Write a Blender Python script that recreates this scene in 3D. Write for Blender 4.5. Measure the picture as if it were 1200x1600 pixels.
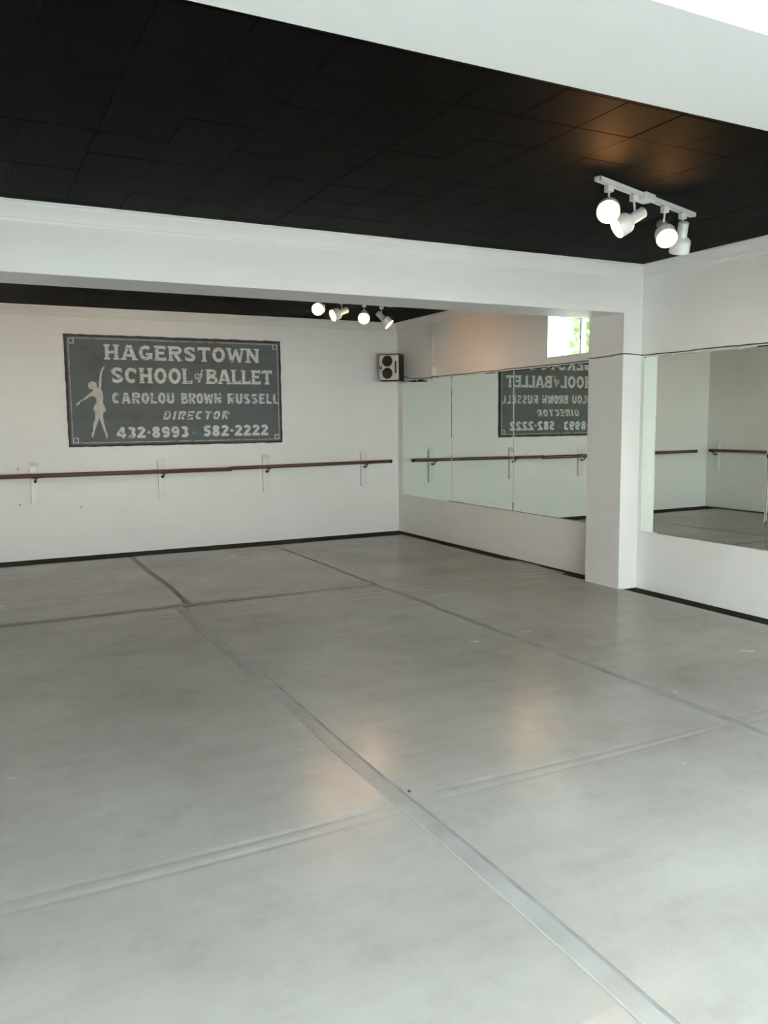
import bpy, bmesh, math, random
from mathutils import Vector, Matrix

# ------------------------------------------------------------------ clear
for o in list(bpy.data.objects):
    bpy.data.objects.remove(o, do_unlink=True)
S = bpy.context.scene
C = S.collection
V = Vector

# ------------------------------------------------------------------ camera
CR, CU, CF = V((.88855, -.45865, -.01081)), V((.06048, .09373, .99376)), V((.45477, .88366, -.11102))
cam_d = bpy.data.cameras.new('camera')
cam = bpy.data.objects.new('camera', cam_d)
C.objects.link(cam)
M3 = Matrix((CR, CU, -CF)).transposed()
cam.matrix_world = Matrix.Translation((0, 0, 1.44)) @ M3.to_4x4()
cam_d.sensor_fit = 'VERTICAL'
cam_d.sensor_height = 36.0
cam_d.lens = 28.674
cam_d.clip_start = .05
cam_d.clip_end = 300
S.camera = cam

# ------------------------------------------------------------------ world, sun, exposure
W = bpy.data.worlds.new('sky')
S.world = W
W.use_nodes = True
wn = W.node_tree
bg = wn.nodes['Background']
bg.inputs[0].default_value = (.90, .97, 1.0, 1)
bg.inputs[1].default_value = 21.5

sun_d = bpy.data.lights.new('sun', 'SUN')
sun_d.energy = 22.0
sun_d.angle = math.radians(1.2)
sun_d.color = (1, .95, .88)
sun = bpy.data.objects.new('sun', sun_d)
C.objects.link(sun)
sun.rotation_euler = V((.30, .32, .90)).to_track_quat('Z', 'Y').to_euler()

S.view_settings.view_transform = 'Standard'
S.view_settings.look = 'None'
S.view_settings.gamma = 1.0
S.view_settings.use_curve_mapping = False
S.view_settings.exposure = .92

# ------------------------------------------------------------------ room numbers (metres)
XL, XR = -.66, 5.066          # left and right wall
YFR, YB = -1.30, 9.42          # wall behind the camera, back wall
ZC, ZB = 2.68, 2.295          # ceiling, underside of beams
BY0, BY1 = 5.136, 5.552       # middle beam
NY0, NY1 = 1.33, 1.748        # near beam
XP = 4.867                    # left face of pillar
ZF = -.004                    # sub-floor
WT = .243                     # right wall thickness
WY0, WY1, WZ0, WZ1 = 5.28, 6.362, 2.02, 2.56   # opening of the high window

# front windows: (x0, x1) and z range
FW = [(-.60, 1.10), (1.16, 2.86), (2.92, 4.30)]
FZ0, FZ1 = .06, 2.60
for k, (a, b) in enumerate(FW):
    pd = bpy.data.lights.new('daylight_portal', 'AREA')
    pd.shape = 'RECTANGLE'
    pd.size, pd.size_y = b - a, FZ1 - FZ0
    pd.cycles.is_portal = True
    po = bpy.data.objects.new('daylight_portal', pd)
    C.objects.link(po)
    po.location = ((a + b) / 2, YFR - .13, (FZ0 + FZ1) / 2)
    po.rotation_euler = V((0, -1, 0)).to_track_quat('Z', 'Y').to_euler()
pd = bpy.data.lights.new('daylight_portal', 'AREA')
pd.shape = 'RECTANGLE'
pd.size, pd.size_y = WY1 - WY0, WZ1 - WZ0
pd.cycles.is_portal = True
po = bpy.data.objects.new('daylight_portal', pd)
C.objects.link(po)
po.location = (XR + WT + .02, (WY0 + WY1) / 2, (WZ0 + WZ1) / 2)
po.rotation_euler = V((1, 0, 0)).to_track_quat('Z', 'Y').to_euler()

# ------------------------------------------------------------------ materials
def new_mat(name):
    m = bpy.data.materials.new(name)
    m.use_nodes = True
    n = m.node_tree
    return m, n, n.nodes['Principled BSDF']

def N(n, typ, **kw):
    d = n.nodes.new(typ)
    for k, v in kw.items():
        setattr(d, k, v)
    return d

def coords(n, scale=(1, 1, 1), kind='Object'):
    tc = N(n, 'ShaderNodeTexCoord')
    mp = N(n, 'ShaderNodeMapping')
    mp.inputs['Scale'].default_value = scale
    n.links.new(tc.outputs[kind], mp.inputs[0])
    return mp.outputs[0]

def noise(n, vec, scale, detail=3, rough=.5):
    t = N(n, 'ShaderNodeTexNoise')
    t.inputs['Scale'].default_value = scale
    t.inputs['Detail'].default_value = detail
    t.inputs['Roughness'].default_value = rough
    n.links.new(vec, t.inputs['Vector'])
    return t.outputs[0]

def ramp(n, fac, stops):
    r = N(n, 'ShaderNodeValToRGB')
    e = r.color_ramp.elements
    e[0].position, e[0].color = stops[0][0], (*stops[0][1], 1)
    e[1].position, e[1].color = stops[-1][0], (*stops[-1][1], 1)
    for p, c in stops[1:-1]:
        q = e.new(p)
        q.color = (*c, 1)
    n.links.new(fac, r.inputs[0])
    return r.outputs[0]

def mix(n, fac, a, b, blend='MIX'):
    m = N(n, 'ShaderNodeMix', data_type='RGBA', blend_type=blend)
    if isinstance(fac, float):
        m.inputs[0].default_value = fac
    else:
        n.links.new(fac, m.inputs[0])
    for i, s in ((6, a), (7, b)):
        if isinstance(s, tuple):
            m.inputs[i].default_value = (*s, 1)
        else:
            n.links.new(s, m.inputs[i])
    return m.outputs[2]

def bump(n, b, height, strength, dist):
    u = N(n, 'ShaderNodeBump')
    u.inputs['Strength'].default_value = strength
    u.inputs['Distance'].default_value = dist
    n.links.new(height, u.inputs['Height'])
    n.links.new(u.outputs[0], b.inputs['Normal'])

def plain(name, col, rough=.5, var=.06, scale=6, metallic=0., spec=.5):
    m, n, b = new_mat(name)
    f = noise(n, coords(n), scale, 4)
    lo = tuple(max(0, c * (1 - var)) for c in col)
    hi = tuple(min(1, c * (1 + var)) for c in col)
    n.links.new(ramp(n, f, [(.35, lo), (.65, hi)]), b.inputs['Base Color'])
    b.inputs['Roughness'].default_value = rough
    b.inputs['Metallic'].default_value = metallic
    b.inputs['Specular IOR Level'].default_value = spec
    return m

def wall_paint(name, col, rough=.55):
    m, n, b = new_mat(name)
    v = coords(n)
    big = ramp(n, noise(n, v, 1.1, 5, .6), [(.3, tuple(c * .955 for c in col)), (.62, col)])
    scuff = ramp(n, noise(n, coords(n, (1.2, 1.2, 7)), 1.6, 6, .65), [(.30, (.972, .970, .964)), (.5, (1, 1, 1))])
    n.links.new(mix(n, 1.0, big, scuff, 'MULTIPLY'), b.inputs['Base Color'])
    b.inputs['Roughness'].default_value = rough
    bump(n, b, noise(n, v, 55, 3), .12, .004)
    return m

M = {}
M['wall'] = wall_paint('white_wall_paint', (.87, .875, .855))
M['trim'] = wall_paint('white_gloss_trim', (.82, .825, .81), .4)
M['pillar'] = wall_paint('white_pillar_paint', (.80, .80, .785), .45)
M['subfloor'] = plain('black_sub_floor', (.0075, .0068, .0063), .8, .3, 9, 0., .15)
M['ground'] = plain('pavement', (.15, .15, .148), .9, .15, .8)
M['facade'] = plain('added_block_facade', (.43, .43, .425), .9, .1, .5)
M['black'] = plain('black_plastic', (.012, .012, .014), .45, .2)
M['cone'] = plain('speaker_cone', (.012, .010, .011), .5, .2)
M['silver'] = plain('silver_plastic', (.62, .615, .62), .32, .06, 8, .15)
M['white_metal'] = plain('white_enamel', (.80, .79, .77), .28, .03)
M['white_plastic'] = plain('white_plastic', (.78, .77, .74), .4, .03)
M['iron'] = plain('dark_bracket_metal', (.035, .028, .024), .5, .3, 20, .6)
M['edge'] = plain('mirror_edge', (.05, .07, .06), .3, .1)
M['dark_alu'] = plain('grey_window_bar', (.13, .135, .14), .45, .1, 6, .4)
M['wire'] = plain('dark_cable', (.05, .045, .045), .6, .2)
M['steel'] = plain('steel_clip', (.5, .5, .48), .3, .1, 20, 1.)
M['cap_black'] = plain('black_end_cap', (.012, .011, .011), .5, .2)

# black perforated ceiling tiles
def ceiling_mat():
    m, n, b = new_mat('black_perforated_tile')
    tc = N(n, 'ShaderNodeTexCoord')
    oi = N(n, 'ShaderNodeObjectInfo')
    base = ramp(n, oi.outputs['Random'], [(0, (.0042, .0042, .0042)), (1, (.0048, .0048, .0047))])
    mp = N(n, 'ShaderNodeMapping')
    mp.inputs['Scale'].default_value = (1 / .0127,) * 3
    n.links.new(tc.outputs['Object'], mp.inputs[0])
    fr = N(n, 'ShaderNodeVectorMath', operation='FRACTION')
    n.links.new(mp.outputs[0], fr.inputs[0])
    sub = N(n, 'ShaderNodeVectorMath', operation='SUBTRACT')
    sub.inputs[1].default_value = (.5, .5, .5)
    n.links.new(fr.outputs[0], sub.inputs[0])
    flat = N(n, 'ShaderNodeVectorMath', operation='MULTIPLY')
    flat.inputs[1].default_value = (1, 1, 0)
    n.links.new(sub.outputs[0], flat.inputs[0])
    ln = N(n, 'ShaderNodeVectorMath', operation='LENGTH')
    n.links.new(flat.outputs[0], ln.inputs[0])
    hole = ramp(n, ln.outputs['Value'], [(.20, (0.1, .1, .1)), (.28, (1, 1, 1))])
    n.links.new(mix(n, 1.0, base, hole, 'MULTIPLY'), b.inputs['Base Color'])
    b.inputs['Roughness'].default_value = .62
    b.inputs['Specular IOR Level'].default_value = .04
    bump(n, b, noise(n, tc.outputs['Object'], 40, 3), .15, .003)
    return m
M['tile'] = ceiling_mat()
M['ceil'] = plain('black_ceiling_board', (.009, .009, .009), .8, .2)

# grey vinyl dance floor
def vinyl_mat():
    m, n, b = new_mat('grey_vinyl')
    v = coords(n)
    base = ramp(n, noise(n, v, .9, 6, .62), [(.3, (.285, .277, .264)), (.5, (.335, .328, .316)), (.72, (.38, .377, .366))])
    st = ramp(n, noise(n, coords(n, (.55, 3.4, 1)), 1.5, 7, .68), [(.28, (.91, .905, .895)), (.55, (1, 1, 1))])
    col = mix(n, 1.0, base, st, 'MULTIPLY')
    smudge = ramp(n, noise(n, v, 4.5, 8, .75), [(.30, (.84, .83, .82)), (.50, (1, 1, 1))])
    col = mix(n, .7, col, mix(n, 1.0, col, smudge, 'MULTIPLY'))
    n.links.new(col, b.inputs['Base Color'])
    rr = ramp(n, noise(n, v, 2.2, 6, .7), [(.3, (.17, .17, .17)), (.7, (.28, .28, .28))])
    n.links.new(rr, b.inputs['Roughness'])
    b.inputs['Specular IOR Level'].default_value = .13
    h = noise(n, v, 9, 4, .6)
    bump(n, b, h, .18, .006)
    return m
M['vinyl'] = vinyl_mat()
M['tape'] = plain('grey_seam_tape', (.292, .291, .285), .3, .10, 5, 0., .13)
M['tape_dark'] = plain('dirty_seam_tape', (.205, .20, .19), .45, .12, 5, 0., .1)
M['tape_edge'] = plain('grimy_tape_edge', (.245, .252, .256), .4, .15, 7, 0., .12)
M['tape_pale'] = plain('pale_tape_edge', (.355, .357, .35), .3, .08, 7, 0., .15)

# slightly green mirror silvering
def mirror_mat():
    m, n, b = new_mat('mirror_silver')
    f = noise(n, coords(n), 3, 4)
    n.links.new(ramp(n, f, [(.3, (.795, .865, .815)), (.7, (.805, .875, .825))]), b.inputs['Base Color'])
    b.inputs['Metallic'].default_value = 1
    b.inputs['Roughness'].default_value = .012
    return m
M['mirror'] = mirror_mat()

def wood_mat():
    m, n, b = new_mat('dark_stained_wood')
    f = noise(n, coords(n, (1, 14, 14)), 3, 5, .6)
    n.links.new(ramp(n, f, [(.3, (.075, .035, .024)), (.7, (.16, .075, .052))]), b.inputs['Base Color'])
    b.inputs['Roughness'].default_value = .38
    return m
M['wood'] = wood_mat()
def wood_mat2():
    m, n, b = new_mat('dark_stained_wood_lengthwise')
    f = noise(n, coords(n, (14, 1, 14)), 3, 5, .6)
    n.links.new(ramp(n, f, [(.3, (.06, .03, .022)), (.7, (.12, .06, .045))]), b.inputs['Base Color'])
    b.inputs['Roughness'].default_value = .38
    return m
M['wood_y'] = wood_mat2()

# sign: worn slate board, worn off-white lettering
BOARD = [(.30, (.085, .076, .068)), (.46, (.110, .124, .124)), (.6, (.098, .142, .150)), (.78, (.140, .146, .140))]
def board_mat():
    m, n, b = new_mat('worn_slate_board')
    col = ramp(n, noise(n, coords(n, (1, 1, 2.2)), 2.2, 7, .68), BOARD)
    sc = ramp(n, noise(n, coords(n, (3, 1, 26)), 2.4, 6, .7), [(.60, (0, 0, 0)), (.70, (.5, .5, .5))])
    n.links.new(mix(n, sc, col, (.14, .14, .13)), b.inputs['Base Color'])
    b.inputs['Roughness'].default_value = .65
    return m
M['board'] = board_mat()
M['board_rim'] = plain('dark_brown_rim', (.045, .038, .034), .7, .4, 9)
def letter_mat(name, col, lo, hi):
    m, n, b = new_mat(name)
    wear = ramp(n, noise(n, coords(n, (9, 9, 34)), 1.3, 5, .7), [(lo, (1, 1, 1)), (hi, (0, 0, 0))])
    tone = ramp(n, noise(n, coords(n), 12, 4), [(.3, tuple(c * .82 for c in col)), (.7, col)])
    n.links.new(mix(n, wear, tone, (.075, .076, .072)), b.inputs['Base Color'])
    b.inputs['Roughness'].default_value = .7
    return m
M['letter'] = letter_mat('worn_white_lettering', (.72, .735, .725), .37, .43)
M['letter_faded'] = letter_mat('faded_white_lettering', (.68, .69, .675), .40, .47)
M['letter_faint'] = letter_mat('faint_grey_lettering', (.28, .29, .29), .40, .5)
M['dancer'] = letter_mat('cream_silhouette', (.64, .635, .60), .33, .38)
M['pinkline'] = letter_mat('faded_border_line', (.54, .49, .48), .38, .48)

def bulb_mat():
    m, n, b = new_mat('lit_bulb')
    b.inputs['Base Color'].default_value = (1, .8, .55, 1)
    b.inputs['Emission Color'].default_value = (1, .46, .14, 1)
    b.inputs['Emission Strength'].default_value = 50
    return m
M['bulb'] = bulb_mat()

def glass_mat():
    m, n, b = new_mat('window_glass')
    out = n.nodes['Material Output']
    tr = N(n, 'ShaderNodeBsdfTransparent')
    tr.inputs[0].default_value = (.93, .96, .95, 1)
    gl = N(n, 'ShaderNodeBsdfGlossy')
    gl.inputs['Roughness'].default_value = .01
    lw = N(n, 'ShaderNodeLayerWeight')
    lw.inputs[0].default_value = .5
    pw = N(n, 'ShaderNodeMath', operation='POWER')
    pw.inputs[1].default_value = 5
    n.links.new(lw.outputs['Facing'], pw.inputs[0])
    fr = N(n, 'ShaderNodeMath', operation='MULTIPLY_ADD')
    fr.inputs[1].default_value = .9
    fr.inputs[2].default_value = .04
    n.links.new(pw.outputs[0], fr.inputs[0])
    mx = N(n, 'ShaderNodeMixShader')
    n.links.new(fr.outputs[0], mx.inputs[0])
    n.links.new(tr.outputs[0], mx.inputs[1])
    n.links.new(gl.outputs[0], mx.inputs[2])
    n.links.new(mx.outputs[0], out.inputs[0])
    return m
M['glass'] = glass_mat()

def leaf_mat():
    m, n, b = new_mat('leaf')
    out = n.nodes['Material Output']
    col = ramp(n, noise(n, coords(n), 7, 4), [(.3, (.018, .045, .006)), (.55, (.055, .095, .018)), (.75, (.12, .16, .04))])
    n.links.new(col, b.inputs['Base Color'])
    b.inputs['Roughness'].default_value = .45
    tl = N(n, 'ShaderNodeBsdfTranslucent')
    n.links.new(col, tl.inputs[0])
    mx = N(n, 'ShaderNodeMixShader')
    mx.inputs[0].default_value = .45
    n.links.new(b.outputs[0], mx.inputs[1])
    n.links.new(tl.outputs[0], mx.inputs[2])
    n.links.new(mx.outputs[0], out.inputs[0])
    return m
M['leaf'] = leaf_mat()
M['bark'] = plain('bark', (.10, .07, .045), .9, .3, 12)

# ------------------------------------------------------------------ mesh helpers
class MB:
    def __init__(s):
        s.v, s.f, s.m, s.sm = [], [], [], []
    def add(s, vs, fs, mi=0, smooth=False):
        o = len(s.v)
        s.v += [tuple(p) for p in vs]
        for f in fs:
            s.f.append([i + o for i in f])
            s.m.append(mi)
            s.sm.append(smooth)
        return s
    def box(s, a, b, mi=0):
        (x0, y0, z0), (x1, y1, z1) = a, b
        return s.add([(x0, y0, z0), (x1, y0, z0), (x1, y1, z0), (x0, y1, z0), (x0, y0, z1), (x1, y0, z1), (x1, y1, z1), (x0, y1, z1)],
                     [(0, 3, 2, 1), (4, 5, 6, 7), (0, 1, 5, 4), (1, 2, 6, 5), (2, 3, 7, 6), (3, 0, 4, 7)], mi)
    def prism(s, poly, frm, to, mi=0):
        """poly: list of 3D points of one end; frm->to translation"""
        d = V(to) - V(frm)
        n = len(poly)
        vs = [V(p) for p in poly] + [V(p) + d for p in poly]
        fs = [list(range(n))[::-1], [i + n for i in range(n)]]
        fs += [(i, (i + 1) % n, (i + 1) % n + n, i + n) for i in range(n)]
        return s.add(vs, fs, mi)
    def lathe(s, prof, org=(0, 0, 0), axis=(0, 0, 1), seg=28, mi=0, caps=True, smooth=True):
        """prof: (t along axis, radius)"""
        org, ax = V(org), V(axis).normalized()
        q = ax.to_track_quat('Z', 'Y')
        e1, e2 = q @ V((1, 0, 0)), q @ V((0, 1, 0))
        vs, fs = [], []
        for t, r in prof:
            for k in range(seg):
                a = 2 * math.pi * k / seg
                vs.append(org + ax * t + (e1 * math.cos(a) + e2 * math.sin(a)) * r)
        for i in range(len(prof) - 1):
            for k in range(seg):
                k2 = (k + 1) % seg
                fs.append((i * seg + k, i * seg + k2, (i + 1) * seg + k2, (i + 1) * seg + k))
        s.add(vs, fs, mi, smooth)
        if caps:
            o = len(s.v) - len(vs)
            for base, rev in ((o, True), (o + (len(prof) - 1) * seg, False)):
                idx = [base + k for k in range(seg)]
                s.f.append(idx[::-1] if rev else idx)
                s.m.append(mi)
                s.sm.append(False)
        return s
    def tube(s, pts, r, seg=10, mi=0, caps=True):
        pts = [V(p) for p in pts]
        vs, fs = [], []
        up = V((.13, .27, .95)).normalized()
        for i, p in enumerate(pts):
            d = (pts[min(i + 1, len(pts) - 1)] - pts[max(i - 1, 0)]).normalized()
            e1 = d.cross(up)
            if e1.length < 1e-3:
                e1 = d.cross(V((1, 0, 0)))
            e1.normalize()
            e2 = d.cross(e1)
            rr = r[i] if isinstance(r, (list, tuple)) else r
            for k in range(seg):
                a = 2 * math.pi * k / seg
                vs.append(p + (e1 * math.cos(a) + e2 * math.sin(a)) * rr)
        for i in range(len(pts) - 1):
            for k in range(seg):
                k2 = (k + 1) % seg
                fs.append((i * seg + k, i * seg + k2, (i + 1) * seg + k2, (i + 1) * seg + k))
        s.add(vs, fs, mi, True)
        if caps:
            o = len(s.v) - len(vs)
            s.f += [[o + k for k in range(seg)][::-1], [o + (len(pts) - 1) * seg + k for k in range(seg)]]
            s.m += [mi, mi]
            s.sm += [False, False]
        return s
    def mesh(s, name, mats):
        me = bpy.data.meshes.new(name)
        me.from_pydata(s.v, [], s.f)
        for m in (mats if isinstance(mats, (list, tuple)) else [mats]):
            me.materials.append(m)
        me.polygons.foreach_set('material_index', s.m)
        me.polygons.foreach_set('use_smooth', s.sm)
        bm = bmesh.new()
        bm.from_mesh(me)
        bmesh.ops.recalc_face_normals(bm, faces=bm.faces)
        bm.to_mesh(me)
        bm.free()
        me.update()
        return me
    def build(s, name, mats, parent=None, bevel=0, origin=None, segs=2):
        if origin is not None:
            o3 = V(origin)
            s.v = [tuple(V(p) - o3) for p in s.v]
        o = bpy.data.objects.new(name, s.mesh(name, mats))
        C.objects.link(o)
        if origin is not None:
            o.location = origin
        if parent is not None:
            o.parent = parent
        if bevel:
            b = o.modifiers.new('bevel', 'BEVEL')
            b.width = bevel
            b.segments = segs
            b.limit_method = 'ANGLE'
        return o

def tag(o, label=None, cat=None, group=None, kind=None):
    if label: o['label'] = label
    if cat: o['category'] = cat
    if group: o['group'] = group
    if kind: o['kind'] = kind
    return o

def empty(name, loc, rot=None):
    o = bpy.data.objects.new(name, None)
    o.empty_display_size = .1
    C.objects.link(o)
    o.location = loc
    if rot is not None:
        o.rotation_euler = rot
    return o

def copy_tree(o, parent=None):
    c = o.copy()
    C.objects.link(c)
    c.parent = parent
    for ch in list(o.children):
        copy_tree(ch, c)
    return c

def struct(name, mb, mat, bevel=0, label=None):
    o = mb.build(name, mat, bevel=bevel)
    return tag(o, label, None, None, 'structure')

# ------------------------------------------------------------------ the shell
struct('floor', MB().box((XL - .2, YFR - .2, -.25), (XR + WT, YB + .2, ZF)), M['subfloor'], label='black sub-floor showing as a strip along the walls')
struct('wall_back', MB().box((XL - .2, YB, ZF), (XR + WT, YB + .2, ZC + .3)), M['wall'], label='white painted back wall behind the barre')
struct('wall_left', MB().box((XL - .2, YFR - .2, ZF), (XL, YB, ZC + .3)), M['wall'], label='white left wall seen only in the mirror')
wr = MB()
wr.box((XR, YFR - .2, ZF), (XR + WT, WY0, ZC + .3))
wr.box((XR, WY1, ZF), (XR + WT, YB, ZC + .3))
wr.box((XR, WY0, ZF), (XR + WT, WY1, WZ0))
wr.box((XR, WY0, WZ1), (XR + WT, WY1, ZC + .3))
struct('wall_right', wr, M['wall'], label='white right wall carrying the mirrors and the high window')
wf = MB()
xs = [XL] + [q for ab in FW for q in ab] + [XR]
for i in range(0, len(xs), 2):
    wf.box((xs[i], YFR - .2, FZ0), (xs[i + 1], YFR, FZ1))
wf.box((XL, YFR - .2, ZF), (XR, YFR, FZ0))
wf.box((XL, YFR - .2, FZ1), (XR, YFR, ZC + .3))
struct('wall_front', wf, M['wall'], label='white front wall with wide shop windows behind the camera')

# beams with the pillar carrying them
struct('beam', MB().box((XL, BY0, ZB), (XR, BY1, ZC + .05)), M['pillar'], 0, 'wide white beam crossing the ceiling between two bays')
struct('beam', MB().box((XL, NY0, ZB), (XR, NY1, ZC + .05)), M['pillar'], 0, 'white beam overhead in the upper right corner')
struct('pillar', MB().box((XP, BY0, ZF), (XR, BY1, ZB)), M['pillar'], 0, 'white square pillar against the right wall')
struct('pillar', MB().box((XP, NY0, ZF), (XR, NY1, ZB)), M['pillar'], 0, 'white pillar under the near beam, outside the picture')

# crown mouldings: (offset from wall, drop from ceiling)
CP = [(0, -.105), (.010, -.105), (.013, -.094), (.022, -.088), (.026, -.076), (.034, -.058), (.048, -.036), (.056, -.026), (.060, -.016), (.070, -.012), (.070, 0), (0, 0)]
def crown(n, p0, p1, nrm):
    nrm = V(nrm)
    poly = [V(p0) + nrm * d + V((0, 0, z)) for d, z in CP]
    struct('trim_%d' % n, MB().prism(poly, p0, p1), M['trim'], label='white crown moulding under the black ceiling')
crown(1, (XL, BY0, ZC), (XR, BY0, ZC), (0, -1, 0))
crown(2, (XR, NY1, ZC), (XR, BY0, ZC), (-1, 0, 0))
crown(3, (XL, YB, ZC), (XR, YB, ZC), (0, -1, 0))
crown(4, (XR, BY1, ZC), (XR, YB, ZC), (-1, 0, 0))
crown(5, (XL, NY1, ZC), (XR, NY1, ZC), (0, 1, 0))
crown(6, (XL, BY1, ZC), (XR, BY1, ZC), (0, 1, 0))
crown(7, (XL, NY1, ZC), (XL, BY0, ZC), (1, 0, 0))
crown(8, (XL, BY1, ZC), (XL, YB, ZC), (1, 0, 0))

# ------------------------------------------------------------------ ceiling and its foot-square tiles
ceil = struct('ceiling', MB().box((XL - .2, YFR - .2, ZC + .014), (XR + WT, YB + .2, ZC + .3)), M['ceil'], label='black ceiling laid with square perforated tiles')
T, G = .3048, .0008
random.seed(4)
def tile_mb(w, d):
    a, b, c, h = w / 2 - G, d / 2 - G, .002, .014
    vs = [(-a, -b, h), (a, -b, h), (a, b, h), (-a, b, h), (-a, -b, c), (a, -b, c), (a, b, c), (-a, b, c),
          (-a + c, -b + c, 0), (a - c, -b + c, 0), (a - c, b - c, 0), (-a + c, b - c, 0)]
    fs = [(0, 1, 2, 3), (8, 9, 10, 11)]
    for i in range(4):
        j = (i + 1) % 4
        fs += [(i, j, j + 4, i + 4), (i + 4, j + 4, j + 8, i + 8)]
    return MB().add(vs, fs)
tile_cache = {}
def splits(lo, hi, phase):
    k = math.floor((lo - phase) / T)
    out = [lo]
    while True:
        k += 1
        q = phase + k * T
        if q >= hi - .03:
            break
        if q > lo + .03:
            out.append(q)
    return out + [hi]
sx, sy = splits(XL, XR, 2.115), splits(NY1, BY0, 2.557)
for i in range(len(sx) - 1):
    for j in range(len(sy) - 1):
        w, d = round(sx[i + 1] - sx[i], 4), round(sy[j + 1] - sy[j], 4)
        if (w, d) not in tile_cache:
            tile_cache[(w, d)] = tile_mb(w, d).mesh('ceiling_tile', M['tile'])
        o = bpy.data.objects.new('ceiling_tile', tile_cache[(w, d)])
        C.objects.link(o)
        o.parent = ceil
        o.location = ((sx[i] + sx[i + 1]) / 2, (sy[j] + sy[j + 1]) / 2, ZC + random.uniform(-.0008, .0008))
        o.rotation_euler = (random.gauss(0, .0015), random.gauss(0, .0015), 0)
far = MB()
sy2 = splits(BY1, YB, 2.557)
for i in range(len(sx) - 1):
    for j in range(len(sy2) - 1):
        t = tile_mb(sx[i + 1] - sx[i], sy2[j + 1] - sy2[j])
        cx, cy = (sx[i] + sx[i + 1]) / 2, (sy2[j] + sy2[j + 1]) / 2
        far.add([(x + cx, y + cy, z + ZC) for x, y, z in t.v], t.f)
tag(far.build('ceiling_tile_field', M['tile'], ceil), kind='stuff')

# ------------------------------------------------------------------ high window in the right wall
w1 = empty('window_1', (XR + WT - .03, (WY0 + WY1) / 2, WZ0))
tag(w1, 'small high window in the right wall with leaves outside', None, None, 'structure')
wx = XR + WT - .06
def wpart(name, a, b, mat, parent=w1, bevel=0):
    o = MB().box(a, b).build(name, mat, origin=((a[0] + b[0]) / 2, (a[1] + b[1]) / 2, (a[2] + b[2]) / 2), bevel=bevel)
    o.parent = parent
    o.matrix_parent_inverse = parent.matrix_basis.inverted()
    return o
wpart('window_frame', (wx, WY0, WZ0), (wx + .05, WY1, WZ0 + .03), M['white_metal'])
wpart('window_frame', (wx, WY0, WZ1 - .04), (wx + .05, WY1, WZ1), M['white_metal'])
wpart('window_frame', (wx, WY1 - .03, WZ0 + .03), (wx + .05, WY1, WZ1 - .04), M['white_metal'])
wpart('window_frame', (wx, WY0, WZ0 + .03), (wx + .05, WY0 + .03, WZ1 - .04), M['white_metal'])
MUL = 6.10
wpart('mullion', (wx - .004, MUL - .012, WZ0 + .03), (wx + .05, MUL + .012, WZ1 - .04), M['dark_alu'])
wpart('mullion', (wx, 5.80, WZ0 + .03), (wx + .05, 5.83, WZ1 - .04), M['white_metal'])
for a, b in ((WY0 + .03, 5.80), (5.83, MUL - .012), (MUL + .012, WY1 - .03)):
    wpart('pane', (wx + .020, a, WZ0 + .03), (wx + .024, b, WZ1 - .04), M['glass'])
wpart('window_sill', (XR - .004, WY0 + .002, WZ0), (wx, WY1 - .002, WZ0 + .012), M['trim'])

# shop windows behind the camera
for k, (a, b) in enumerate(FW):
    w = empty('window_%d' % (k + 2), ((a + b) / 2, YFR - .1, FZ0))
    tag(w, 'tall shop window behind the camera', None, None, 'structure')
    yy0, yy1 = YFR - .12, YFR - .07
    wpart('window_frame', (a, yy0, FZ0), (b, yy1, FZ0 + .05), M['white_metal'], w)
    wpart('window_frame', (a, yy0, FZ1 - .05), (b, yy1, FZ1), M['white_metal'], w)
    wpart('window_frame', (a, yy0, FZ0 + .05), (a + .05, yy1, FZ1 - .05), M['white_metal'], w)
    wpart('window_frame', (b - .05, yy0, FZ0 + .05), (b, yy1, FZ1 - .05), M['white_metal'], w)
    wpart('pane', (a + .05, yy0 + .022, FZ0 + .05), (b - .05, yy0 + .028, FZ1 - .05), M['glass'], w)

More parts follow.
